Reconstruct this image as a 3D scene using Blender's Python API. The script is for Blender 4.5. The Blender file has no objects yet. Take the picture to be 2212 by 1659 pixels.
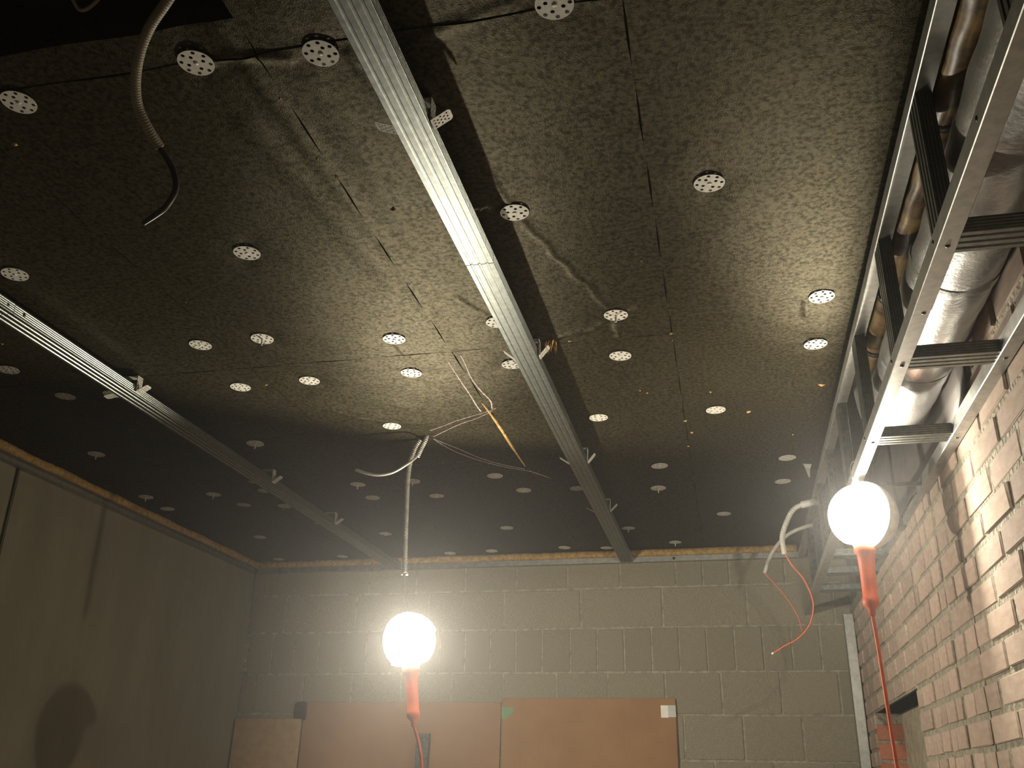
import bpy, bmesh, math, random
import numpy as np
from mathutils import Vector, Matrix
random.seed(7); rng = np.random.RandomState(7)
C = bpy.context.scene.collection
sc = bpy.context.scene
CZ = 1.5                       # camera height above the floor; all heights below are relative to it

# ------------------------------------------------------------------ camera, world, exposure
cam_d = bpy.data.cameras.new('camera'); cam = bpy.data.objects.new('camera', cam_d); C.objects.link(cam)
R = ((0.97591455, 0.21740508, 0.01805057), (0.06965464, -0.38894517, 0.91862391), (-0.20673419, 0.89524113, 0.39472052))
cam.matrix_world = Matrix(((R[0][0], R[1][0], -R[2][0], 0), (R[0][1], R[1][1], -R[2][1], 0), (R[0][2], R[1][2], -R[2][2], CZ), (0, 0, 0, 1)))
cam_d.sensor_width = 36; cam_d.lens = 36 * 2031.6 / 2212; cam_d.clip_start = 0.02
sc.camera = cam
HAZE = 0.02                    # thin haze added in place of lens glare round the lamps
sc.cycles.max_bounces = 6; sc.cycles.diffuse_bounces = 4; sc.cycles.glossy_bounces = 3; sc.cycles.volume_bounces = 0
sc.cycles.adaptive_threshold = 0.03
w = bpy.data.worlds.new('world'); sc.world = w; w.use_nodes = True
w.node_tree.nodes['Background'].inputs[0].default_value = (0.9, 0.95, 1, 1)
w.node_tree.nodes['Background'].inputs[1].default_value = 0.01
sc.view_settings.view_transform = 'Standard'; sc.view_settings.look = 'None'
sc.view_settings.gamma = 1; sc.view_settings.use_curve_mapping = False
sc.view_settings.exposure = 0.0
wv = w.node_tree.nodes.new('ShaderNodeVolumeScatter'); wv.inputs['Density'].default_value = HAZE; wv.inputs['Anisotropy'].default_value = 0.82   # scattering haze that stands in for lens glare
w.node_tree.links.new(wv.outputs[0], w.node_tree.nodes['World Output'].inputs['Volume'])
LAMP1, LAMP2 = 65.0, 26.0      # power of the two bulbs
LAMP_COL = (1.0, 0.91, 0.74)

# ------------------------------------------------------------------ materials
def mat(name, col, rough=0.8, metal=0.0, var=0.25, scale=20, bump=0.2, bscale=60, bdist=0.002, col2=None, spec=0.5, rnd=0.0, detail=3, stretch=None, sheen=0.0, coord='Object'):
    m = bpy.data.materials.new(name); m.use_nodes = True; nt = m.node_tree; N = nt.nodes; L = nt.links
    b = N['Principled BSDF']; b.inputs['Roughness'].default_value = rough; b.inputs['Metallic'].default_value = metal
    b.inputs['Specular IOR Level'].default_value = spec
    tc = N.new('ShaderNodeTexCoord'); mp = N.new('ShaderNodeMapping'); L.new(tc.outputs[coord], mp.inputs[0])
    if stretch: mp.inputs['Scale'].default_value = stretch
    n = N.new('ShaderNodeTexNoise'); n.inputs['Scale'].default_value = scale; n.inputs['Detail'].default_value = detail; n.inputs['Roughness'].default_value = 0.6
    L.new(mp.outputs[0], n.inputs['Vector'])
    mx = N.new('ShaderNodeMix'); mx.data_type = 'RGBA'
    c2 = col2 or tuple(min(1, c * (1 + var)) for c in col); c1 = tuple(c * (1 - var) for c in col) if col2 is None else col
    mx.inputs['A'].default_value = (*c1, 1); mx.inputs['B'].default_value = (*c2, 1)
    r = N.new('ShaderNodeValToRGB'); r.color_ramp.elements[0].position = 0.35; r.color_ramp.elements[1].position = 0.65
    L.new(n.outputs[0], r.inputs[0]); L.new(r.outputs[0], mx.inputs['Factor'])
    out = mx.outputs['Result']
    if rnd:
        oi = N.new('ShaderNodeObjectInfo'); hs = N.new('ShaderNodeHueSaturation')
        ma = N.new('ShaderNodeMath'); ma.operation = 'MULTIPLY_ADD'; ma.inputs[1].default_value = rnd; ma.inputs[2].default_value = 1 - rnd / 2
        L.new(oi.outputs['Random'], ma.inputs[0]); L.new(ma.outputs[0], hs.inputs['Value']); L.new(out, hs.inputs['Color']); out = hs.outputs[0]
    L.new(out, b.inputs['Base Color'])
    if bump:
        n2 = N.new('ShaderNodeTexNoise'); n2.inputs['Scale'].default_value = bscale; n2.inputs['Detail'].default_value = 2
        L.new(mp.outputs[0], n2.inputs['Vector'])
        bp = N.new('ShaderNodeBump'); bp.inputs['Strength'].default_value = bump; bp.inputs['Distance'].default_value = bdist
        L.new(n2.outputs[0], bp.inputs['Height']); L.new(bp.outputs[0], b.inputs['Normal'])
    if sheen: b.inputs['Sheen Weight'].default_value = sheen; b.inputs['Sheen Roughness'].default_value = 0.4
    return m
M = {}
M['felt'] = mat('black_glass_felt', (0.009, 0.0075, 0.004), 0.43, col2=(0.030, 0.026, 0.015), scale=105, bump=0.6, bscale=420, bdist=0.0010, spec=0.40, detail=4)
def felt_finish(m, rough, fac, tint):
    nt = m.node_tree; N = nt.nodes; L = nt.links; b = N['Principled BSDF']; b.inputs['Specular IOR Level'].default_value = 0.0
    g = N.new('ShaderNodeBsdfGlossy'); g.distribution = 'BECKMANN'; g.inputs['Roughness'].default_value = rough
    mx = N.new('ShaderNodeMixShader'); col = b.inputs['Base Color'].links[0].from_socket
    mr = N.new('ShaderNodeRGBToBW'); mp = N.new('ShaderNodeMapRange'); mp.inputs['From Min'].default_value = 0.006; mp.inputs['From Max'].default_value = 0.022
    mp.inputs['To Min'].default_value = fac * 0.55; mp.inputs['To Max'].default_value = fac * 1.45
    L.new(col, mr.inputs[0]); L.new(mr.outputs[0], mp.inputs[0]); L.new(mp.outputs[0], mx.inputs[0])
    g.inputs['Color'].default_value = (*tint, 1); L.new(b.inputs['Normal'].links[0].from_socket, g.inputs['Normal'])
    L.new(b.outputs[0], mx.inputs[1]); L.new(g.outputs[0], mx.inputs[2]); L.new(mx.outputs[0], N['Material Output'].inputs['Surface'])
felt_finish(M['felt'], 0.50, 0.029, (1.0, 0.92, 0.66))
M['wool'] = mat('yellow_mineral_wool', (0.30, 0.17, 0.05), 0.95, col2=(0.52, 0.34, 0.12), scale=60, bump=0.8, bscale=140, bdist=0.004)
M['slab'] = mat('dark_slab', (0.06, 0.055, 0.05), 0.9)
M['zinc'] = mat('galvanised_steel', (0.155, 0.17, 0.155), 0.39, metal=1.0, col2=(0.225, 0.245, 0.23), scale=70, bump=0.10, bscale=200, bdist=0.0006)
M['zinc_rail'] = mat('galvanised_track', (0.36, 0.37, 0.35), 0.45, metal=0.9, col2=(0.48, 0.48, 0.45), scale=50, bump=0.12, bscale=180, bdist=0.0006)
M['disc'] = mat('fixing_disc_coating', (0.52, 0.50, 0.44), 0.5, metal=0.15, var=0.08, scale=80, bump=0.05, rnd=0.15)
M['screw'] = mat('dark_screw', (0.05, 0.05, 0.05), 0.35, metal=0.8, bump=0)
M['concrete'] = mat('cast_concrete', (0.20, 0.185, 0.125), 0.9, col2=(0.25, 0.23, 0.16), stretch=(1, 1.6, 0.35), scale=4, bump=0.25, bscale=40, bdist=0.002, detail=6)
M['floor'] = mat('floor_concrete', (0.20, 0.19, 0.17), 0.9, scale=4)
M['block'] = mat('concrete_block', (0.23, 0.205, 0.15), 0.95, col2=(0.32, 0.29, 0.215), scale=40, bump=0.8, bscale=90, bdist=0.003, rnd=0.08)
M['block_mortar'] = mat('block_mortar', (0.31, 0.285, 0.22), 0.95, scale=30, bump=0.6, bscale=90)
M['brick'] = mat('pink_brick', (0.39, 0.285, 0.22), 0.9, col2=(0.49, 0.385, 0.31), scale=3.0, bump=0.5, bscale=90, bdist=0.002, rnd=0.3)
M['brick_red'] = mat('red_brick', (0.42, 0.15, 0.09), 0.9, col2=(0.52, 0.22, 0.14), scale=14, bump=0.5, bscale=90, bdist=0.002, rnd=0.2)
M['mortar'] = mat('grey_mortar', (0.22, 0.20, 0.15), 0.95, col2=(0.37, 0.34, 0.26), scale=45, bump=1.0, bscale=60, bdist=0.010)
M['foil'] = mat('silver_foil', (0.36, 0.36, 0.35), 0.42, metal=0.8, col2=(0.47, 0.47, 0.455), scale=12, bump=0.35, bscale=130, bdist=0.002)
M['pipe'] = mat('rusty_pipe', (0.06, 0.03, 0.007), 0.42, metal=0.0, col2=(0.30, 0.19, 0.055), scale=22, bump=0.3, bscale=60, bdist=0.002)
M['conduit'] = mat('grey_plastic_conduit', (0.46, 0.45, 0.40), 0.45, var=0.05, bump=0)
M['conduit_old'] = mat('dusty_conduit', (0.30, 0.27, 0.20), 0.5, var=0.1, bump=0)
M['black_cable'] = mat('black_cable', (0.04, 0.037, 0.035), 0.4, bump=0)
M['grey_cable'] = mat('grey_cable', (0.45, 0.44, 0.40), 0.4, bump=0, var=0.05)
M['orange'] = mat('orange_rubber', (0.75, 0.13, 0.035), 0.5, var=0.05, bump=0)
M['red_wire'] = mat('red_wire', (0.55, 0.12, 0.05), 0.5, var=0.05, bump=0)
M['hardboard'] = mat('brown_hardboard', (0.28, 0.155, 0.075), 0.85, col2=(0.32, 0.185, 0.09), scale=6, bump=0.1)
M['hardboard_dull'] = mat('dull_hardboard', (0.27, 0.155, 0.085), 0.85, col2=(0.31, 0.18, 0.10), scale=5, bump=0.1)
M['chipboard'] = mat('pale_chipboard', (0.36, 0.24, 0.12), 0.85, col2=(0.42, 0.28, 0.15), scale=30, bump=0.1)
M['tape_grey'] = mat('silver_tape', (0.5, 0.5, 0.47), 0.4, bump=0, var=0.05)
M['tape_white'] = mat('white_tape', (0.8, 0.78, 0.7), 0.4, bump=0, var=0.05)
M['tape_green'] = mat('green_tape', (0.12, 0.22, 0.08), 0.5, bump=0, var=0.1)
M['chalk'] = mat('chalk', (0.36, 0.30, 0.27), 0.95, var=0.3, scale=200, bump=0)
M['plaster'] = mat('rough_plaster', (0.42, 0.37, 0.27), 0.95, var=0.2, scale=30, bump=0.8, bscale=60, bdist=0.004)
M['lintel'] = mat('lintel_concrete', (0.14, 0.11, 0.07), 0.9)
M['dark_foil'] = mat('dark_grey_foil', (0.085, 0.075, 0.068), 0.5, col2=(0.12, 0.108, 0.10), scale=8, bump=0.4, bscale=30)
M['shield'] = mat('white_reflector', (0.6, 0.58, 0.52), 0.6, bump=0)
M['metal_wire'] = mat('steel_wire', (0.6, 0.6, 0.58), 0.3, metal=1, bump=0)
def emit(name, s):
    m = bpy.data.materials.new(name); m.use_nodes = True; nt = m.node_tree; nt.nodes.clear()
    o = nt.nodes.new('ShaderNodeOutputMaterial'); e = nt.nodes.new('ShaderNodeEmission')
    e.inputs[0].default_value = (*LAMP_COL, 1); e.inputs[1].default_value = s; t = nt.nodes.new('ShaderNodeBsdfTransparent'); t.inputs[0].default_value = (0.92, 0.92, 0.92, 1); a = nt.nodes.new('ShaderNodeAddShader')   # clear glass given an even glow in place of the bulb's glare
    nt.links.new(e.outputs[0], a.inputs[0]); nt.links.new(t.outputs[0], a.inputs[1]); nt.links.new(a.outputs[0], o.inputs[0]); m.cycles.emission_sampling = 'NONE'; return m

# ------------------------------------------------------------------ helpers
def link(name, me, m=None, parent=None, loc=None):
    o = bpy.data.objects.new(name, me); C.objects.link(o)
    if m is not None and not me.materials: me.materials.append(m)
    if parent: o.parent = parent
    if loc is not None: o.location = loc
    return o
def from_py(name, v, f, m=None, parent=None, smooth=False):
    me = bpy.data.meshes.new(name); me.from_pydata([tuple(p) for p in v], [], f); me.update()
    if smooth: me.polygons.foreach_set('use_smooth', [True] * len(me.polygons))
    return link(name, me, m, parent)
def empty(name, label, cat, loc=(0, 0, 0), group=None):
    o = bpy.data.objects.new(name, None); C.objects.link(o); o.location = loc; o.empty_display_size = 0.05
    tag(o, label, cat, group); return o
def tag(o, label, cat=None, group=None, kind=None):
    if label: o['label'] = label
    if cat: o['category'] = cat
    if group: o['group'] = group
    if kind: o['kind'] = kind
    return o
def Z(p): return (p[0], p[1], p[2] + CZ)
def box_vf(x0, x1, y0, y1, z0, z1):
    v = [(x, y, z) for z in (z0, z1) for y in (y0, y1) for x in (x0, x1)]
    f = [(0, 2, 3, 1), (4, 5, 7, 6), (0, 1, 5, 4), (2, 6, 7, 3), (0, 4, 6, 2), (1, 3, 7, 5)]
    return v, f
def boxo(name, x0, x1, y0, y1, z0, z1, m, parent=None, bevel=0):
    v, f = box_vf(x0, x1, y0, y1, z0 + CZ, z1 + CZ)
    if not bevel: return from_py(name, v, f, m, parent)
    bm = bmesh.new(); vs = [bm.verts.new(p) for p in v]
    for q in f: bm.faces.new([vs[i] for i in q])
    bmesh.ops.bevel(bm, geom=bm.edges[:], offset=bevel, segments=2, affect='EDGES')
    me = bpy.data.meshes.new(name); bm.to_mesh(me); bm.free(); return link(name, me, m, parent)
def spline(pts, n=8):
    P = [Vector(p) for p in pts]; out = []
    for i in range(len(P) - 1):
        a = P[i - 1] if i else P[i] * 2 - P[i + 1]; b, c = P[i], P[i + 1]; d = P[i + 2] if i + 2 < len(P) else P[i + 1] * 2 - P[i]
        for k in range(n):
            t = k / n
            out.append(0.5 * ((2 * b) + (c - a) * t + (2 * a - 5 * b + 4 * c - d) * t * t + (3 * b - a - 3 * c + d) * t ** 3))
    out.append(P[-1]); return out
def tube(name, pts, r, m, parent=None, seg=10, n=8, ribs=0.0, pitch=0.0, off=(0, 0, 0), cap=True):
    """round tube along smoothed points (heights relative to the camera); ribs > 0 corrugates it"""
    P = spline(pts, n) if n > 1 else [Vector(p) for p in pts]
    if ribs:
        Q = [P[0]]; 
        for a, b in zip(P, P[1:]):
            L = (b - a).length; k = max(1, int(round(L / (pitch / 4))))
            for i in range(1, k + 1): Q.append(a.lerp(b, i / k))
        P = Q
    v, f = [], []; up = Vector((0.3, 0.1, 1)).normalized(); s = 0; N0 = None
    for i, p in enumerate(P):
        t = (P[min(i + 1, len(P) - 1)] - P[max(i - 1, 0)]).normalized()
        if N0 is None: N0 = t.orthogonal().normalized()
        N0 = (N0 - t * N0.dot(t)).normalized(); B = t.cross(N0)
        if i: s += (P[i] - P[i - 1]).length
        rr = r if not ribs else r * (1 - ribs * (0.5 + 0.5 * math.cos(2 * math.pi * s / pitch)))
        if callable(r): rr = r(i / (len(P) - 1))
        for k in range(seg):
            a = 2 * math.pi * k / seg; q = p + (N0 * math.cos(a) + B * math.sin(a)) * rr
            v.append((q.x - off[0], q.y - off[1], q.z + CZ - off[2]))
    for i in range(len(P) - 1):
        for k in range(seg):
            a = i * seg + k; b = i * seg + (k + 1) % seg; f.append((a, b, b + seg, a + seg))
    if cap: f.append(tuple(range(seg))[::-1]); f.append(tuple(range(len(v) - seg, len(v))))
    return from_py(name, v, f, m, parent, True)
def lathe(name, prof, m, parent, p0, axis, seg=24):
    """prof: list of (distance along axis, radius)"""
    ax = Vector(axis).normalized(); u = ax.orthogonal().normalized(); wv = ax.cross(u); v, f = [], []
    for d, r in prof:
        for k in range(seg):
            a = 2 * math.pi * k / seg; q = Vector(p0) + ax * d + (u * math.cos(a) + wv * math.sin(a)) * r; v.append((q.x, q.y, q.z + CZ))
    for i in range(len(prof) - 1):
        for k in range(seg):
            a = i * seg + k; b = i * seg + (k + 1) % seg; f.append((a, b, b + seg, a + seg))
    f.append(tuple(range(seg))[::-1]); f.append(tuple(range(len(v) - seg, len(v))))
    return from_py(name, v, f, m, parent, True)
def channel_profile(wd, h, kind):
    """centre line of a thin steel channel: web on v=0, flanges up to v=h"""
    a = wd / 2; P = []
    if kind == 'CD':
        g = 0.0022; n = (0.2, 0.5, 0.8)
        fl = [(0.0, h)]
        left = [(-a + 0.008, h), (-a + 0.0005, h), (-a, h - 0.002)]
        for k in range(4):
            z = h - 0.004 - k * 0.0052; left += [(-a, z), (-a + 0.0011, z - 0.0013), (-a, z - 0.0026)]
        left += [(-a, 0.0012), (-a + 0.0012, 0)]
        web = []
        for fr in (0.22, 0.5, 0.78):
            x = -a + wd * fr; web += [(x - 0.0034, 0), (x - 0.0014, g), (x + 0.0014, g), (x + 0.0034, 0)]
        return left + web + [(-x, y) for x, y in left[::-1]]
    return [(-a, h), (-a, 0.0012), (-a + 0.0012, 0), (a - 0.0012, 0), (a, 0.0012), (a, h)]
def channel(name, p0, p1, u, v, wd, h, kind, m, parent=None, t=0.0008):
    """steel channel from p0 to p1 (middle of the outer web face), web along u, flanges towards v"""
    P = [Vector((x, y)) for x, y in channel_profile(wd, h, kind)]; inner = []
    for i in range(len(P)):
        d0 = (P[i] - P[i - 1]).normalized() if i else (P[1] - P[0]).normalized()
        d1 = (P[i + 1] - P[i]).normalized() if i < len(P) - 1 else d0
        d = (d0 + d1).normalized() if (d0 + d1).length > 1e-6 else d0
        inner.append(P[i] + Vector((-d.y, d.x)) * t)
    ring = P + inner[::-1]; U, Vv = Vector(u), Vector(v); verts = []
    for q in (Vector(p0), Vector(p1)):
        for c in ring: w3 = q + U * c.x + Vv * c.y; verts.append((w3.x, w3.y, w3.z + CZ))
    n = len(ring); f = [(i, (i + 1) % n, (i + 1) % n + n, i + n) for i in range(n)]
    k = len(P)
    for i in range(k - 1):
        f.append((i, n - 1 - i, n - 2 - i, i + 1)); f.append((i + n, i + 1 + n, 2 * n - 2 - i, 2 * n - 1 - i))
    return from_py(name, verts, f, m, parent)
def holed_plate(name, outline, holes, th):
    """flat plate with real round holes, as a mesh in its local XY plane"""
    cu = bpy.data.curves.new(name, 'CURVE'); cu.dimensions = '2D'; cu.fill_mode = 'BOTH'; cu.extrude = th / 2
    def add(pts):
        s = cu.splines.new('POLY'); s.points.add(len(pts) - 1); s.use_cyclic_u = True
        for i, p in enumerate(pts): s.points[i].co = (p[0], p[1], 0, 1)
    add(outline)
    for (x, y, r, n) in holes: add([(x + r * math.cos(2 * math.pi * k / n), y + r * math.sin(2 * math.pi * k / n)) for k in range(n)])
    o = bpy.data.objects.new(name, cu); C.objects.link(o); bpy.context.view_layer.update()
    me = bpy.data.meshes.new_from_object(o.evaluated_get(bpy.context.evaluated_depsgraph_get())); me.name = name
    bpy.data.objects.remove(o); bpy.data.curves.remove(cu); return me

# ------------------------------------------------------------------ setting
XL, XR, YB, YF, FLOOR, H, SLAB = -2.40, 0.545, 4.50, -1.2, -1.5, 1.06, 1.24
def struct(o): o['kind'] = 'structure'; return o
fl = struct(boxo('floor', XL - 0.2, XR + 0.3, YF - 0.2, YB + 0.2, FLOOR - 0.1, FLOOR, M['floor']))
ceiling = struct(boxo('ceiling', XL - 0.2, XR + 0.3, YF - 0.2, YB + 0.2, SLAB, SLAB + 0.15, M['slab']))
wall_front = struct(boxo('wall_front', XL - 0.2, XR + 0.3, YF - 0.15, YF, FLOOR, SLAB, M['concrete']))

# left wall: cast panels with open joints
wall_left = struct(boxo('wall_left', XL - 0.15, XL - 0.012, YF, YB + 0.15, FLOOR, SLAB, M['slab']))
for y0, y1 in ((YF, 0.28), (0.295, 2.693), (2.708, YB)):
    o = boxo('concrete_panel', XL - 0.012, XL, y0, y1, FLOOR, SLAB, M['concrete'], wall_left, bevel=0.003)
# dark run marks on the panel
def blotch(name, x, pts, m, parent):
    v = [(x, y, z + CZ) for y, z in pts]; return from_py(name, v, [tuple(range(len(v)))], m, parent)

# back wall of blocks
wall_back = struct(boxo('wall_back', XL - 0.15, XR + 0.35, YB + 0.003, YB + 0.2, FLOOR, SLAB, M['block_mortar']))
def unit_block(name, m, bev, jit, seed):
    r = random.Random(seed); bm = bmesh.new(); v, f = box_vf(-.5, .5, -.5, .5, -.5, .5)
    vs = [bm.verts.new(p) for p in v]
    for q in f: bm.faces.new([vs[i] for i in q])
    bmesh.ops.bevel(bm, geom=bm.edges[:], offset=bev, segments=1, affect='EDGES')
    for q in bm.verts: q.co += Vector((r.uniform(-jit, jit) * 0.5, r.uniform(-jit, jit) * .5, r.uniform(-jit, jit)))
    me = bpy.data.meshes.new(name); bm.to_mesh(me); bm.free(); me.materials.append(m); return me
BLK = [unit_block('block', M['block'], 0.02, 0.012, s) for s in range(5)]
def place(name, meshes, parent, c, dims, rot=0.0):
    o = bpy.data.objects.new(name, random.choice(meshes)); C.objects.link(o); o.parent = parent
    o.location = (c[0], c[1], c[2] + CZ); o.scale = dims; o.rotation_euler = (random.uniform(-rot, rot), random.uniform(-rot, rot), random.uniform(-rot, rot)); return o
blk_rows = [(0.885, 1.075, [-2.4, -2.27, -2.02, -1.76, -1.51, -1.255, -0.997, -0.743, -0.489, -0.227, -0.102, 0.02, 0.27, 0.545]),
            (0.699, 0.885, [-2.4, -2.2, -1.82, -1.44, -1.057, -0.68, -0.295, 0.09, 0.47, 0.545]),
            (0.499, 0.699, [-2.4, -2.38, -2.25, -2.13, -2.0, -1.875, -1.75, -1.62, -1.495, -1.37, -1.245, -1.12, -0.995, -0.867, -0.733, -0.606, -0.48, -0.352, -0.227, -0.103, 0.022, 0.146, 0.27, 0.395, 0.545]),
            (0.314, 0.499, [-2.4, -2.32, -2.065, -1.81, -1.56, -1.305, -1.053, -0.8, -0.56, -0.298, -0.049, 0.205, 0.455, 0.545]),
            (0.125, 0.314, [-2.4, -2.25, -1.99, -1.74, -1.48, -1.23, -0.98, -0.725, -0.475, -0.223, 0.034, 0.285, 0.545]),
            (-0.066, 0.125, [-2.4, -2.12, -1.87, -1.62, -1.36, -1.11, -0.86, -0.6, -0.35, -0.1, 0.15, 0.4, 0.545])]
for z0, z1, xs in blk_rows:
    for a, b in zip(xs, xs[1:]):
        if b - a < 0.03: continue
        place('block', BLK, wall_back, ((a + b) / 2, YB + 0.028 + random.uniform(-0.0015, 0.0015), (z0 + z1) / 2), (b - a - 0.009, 0.06, z1 - z0 - 0.010), 0.0015)
# courses below the frame, joined
bm = bmesh.new(); z = -0.066; k = 0
while z > FLOOR + 0.02:
    z0 = max(FLOOR, z - 0.19); x = XL - (0.13 if k % 2 else 0); k += 1
    while x < XR:
        v, f = box_vf(max(x, XL) + 0.005, min(x + 0.255, XR) - 0.005, YB - 0.002, YB + 0.02, z0 + 0.005 + CZ, z - 0.005 + CZ); vs = [bm.verts.new(p) for p in v]
        for q in f: bm.faces.new([vs[i] for i in q])
        x += 0.255
    z -= 0.19
me = bpy.data.meshes.new('block_courses'); bm.to_mesh(me); bm.free(); link('block_courses', me, M['block'], wall_back)['kind'] = 'stuff'

# right wall: mortar core with a shallow niche, bricks as parts
NY0, NY1, NZ, ND = 3.20, 4.20, 0.303, 0.105
wall_right = None
v, f = [], []
def addbox(x0, x1, y0, y1, z0, z1):
    a, b = box_vf(x0, x1, y0, y1, z0 + CZ, z1 + CZ); n = len(v); v.extend(a); f.extend([tuple(i + n for i in q) for q in b])
XM = XR + 0.0040
addbox(XM, XR + 0.3, YF, NY0, FLOOR, SLAB); addbox(XM, XR + 0.3, NY1, YB + 0.15, FLOOR, SLAB); addbox(XM, XR + 0.3, NY0, NY1, NZ, SLAB); addbox(XR + ND + 0.003, XR + 0.3, NY0, NY1, FLOOR, NZ)
wall_right = struct(from_py('wall_right', v, f, M['mortar']))
BRK = [unit_block('brick', M['brick'], 0.035, 0.02, s) for s in range(20, 27)]
BRR = [unit_block('brick', M['brick_red'], 0.035, 0.02, s) for s in range(30, 33)]
nb = 0
for r in range(-4, 13):
    zt = 0.705 - 0.0672 * r; zb = zt - 0.0672; zc = (zt + zb) / 2
    if zt > 1.07: continue
    odd = (r % 2 == 0)
    segs = []
    y = (1.905 if odd else 2.020) - 0.2285 * 5; 
    while y < 2.59:
        segs.append((y, min(y + 0.2285, 2.592))); y += 0.2285
    y = 2.600
    for k in range(4):
        wdt = (0.125, 0.075, 0.115, 0.08)[(k + r) % 4] + 0.003; segs.append((y, min(y + wdt, 2.998))); y += wdt
    y = 3.006 - (0.1 if odd else 0)
    while y < 4.49:
        segs.append((max(y, 3.006), min(y + 0.2, 4.49))); y += 0.2
    for a, b in segs:
        if b - a < 0.025 or b < 1.15: continue
        if b > NY0 + 0.02 and a < NY1 - 0.02 and zb < NZ - 0.01:
            if a < NY0 - 0.03: b = NY0
            elif b > NY1 + 0.03: a = NY1
            else: continue
        if b - a < 0.025: continue
        jt = 0.012 if b - a < 0.15 else 0.015
        place('brick', BRK, wall_right, (XR + 0.0475 + random.uniform(-0.003, 0.0016), (a + b) / 2, zc + random.uniform(-0.001, 0.001)), (0.095, b - a - jt, 0.0672 - 0.0135 + random.uniform(-0.001, 0.001)), 0.006); nb += 1
# courses under and behind the view, joined
bm = bmesh.new(); r = 0; zt = 0.705 - 0.0672 * 13
def jb(y0, y1, z0, z1):
    q, g = box_vf(XR, XR + 0.02, y0, y1, z0 + CZ, z1 + CZ); vs = [bm.verts.new(p) for p in q]
    for h in g: bm.faces.new([vs[i] for i in h])
for r in range(-4, 33):
    zt = 0.705 - 0.0672 * r; y = YF + (0.114 if r % 2 else 0)
    ymax = 1.10 if r < 13 else NY0
    while y < ymax:
        jb(y, min(y + 0.214, ymax), max(zt - 0.061, FLOOR), zt - 0.006); y += 0.2285
me = bpy.data.meshes.new('brick_courses'); bm.to_mesh(me); bm.free(); link('brick_courses', me, M['brick'], wall_right)['kind'] = 'stuff'
# niche: far jamb of red bricks, plastered back, lintel
for k in range(12):
    zt = 0.262 - 0.072 * k
    place('brick', BRR, wall_right, (XR + ND / 2 + 0.002, NY1 + 0.045, zt - 0.032), (ND - 0.002, 0.10, 0.060), 0.006)
boxo('niche_back', XR + ND - 0.004, XR + ND + 0.003, NY0, NY1, FLOOR, NZ, M['plaster'], wall_right)['label'] = 'rough plastered back of the niche'
boxo('lintel', XR + 0.012, XR + ND + 0.02, NY0 - 0.005, NY1 + 0.01, NZ, NZ + 0.02, M['lintel'], wall_right)

# ------------------------------------------------------------------ ceiling boards
DISCS = [(-1.118, 1.065), (-0.769, 1.038), (-0.564, 1.058), (-0.186, 1.033), (-0.965, 1.594), (-1.535, 1.579), (-0.36, 1.552), (0.023, 1.527), (-1.307, 2.001), (-1.127, 1.995), (-0.79, 2.06), (-0.814, 2.274), (-1.337, 2.281), (-1.119, 2.275), (-0.214, 2.03), (-0.23, 2.265), (0.264, 2.027), (0.268, 2.285), (-0.524, 2.269), (-0.505, 2.016), (-0.348, 2.706), (0.008, 2.702), (-1.006, 2.662), (-1.525, 2.748), (-1.931, 2.049), (-1.897, 2.253), (-1.744, 2.265), (-2.138, 2.753), (-2.271, 3.273), (-1.974, 3.281), (-2.278, 3.446), (-1.922, 3.438), (-1.742, 3.266), (-1.762, 3.484), (-1.349, 3.249), (-1.127, 3.243), (-1.354, 3.426), (-1.092, 3.441), (-0.803, 3.227), (-0.736, 3.422), (-0.528, 3.431), (-0.199, 3.211), (-0.224, 3.474), (0.237, 3.192), (0.233, 3.465), (0.014, 3.882), (-0.4, 4.056), (-0.213, 4.34), (-0.927, 3.969), (-1.501, 3.991), (-2.112, 3.962), (-0.738, 4.374), (-1.099, 4.39), (-1.315, 4.409), (-0.54, 4.403), (-2.231, 4.414), (-1.878, 4.4)]
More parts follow.
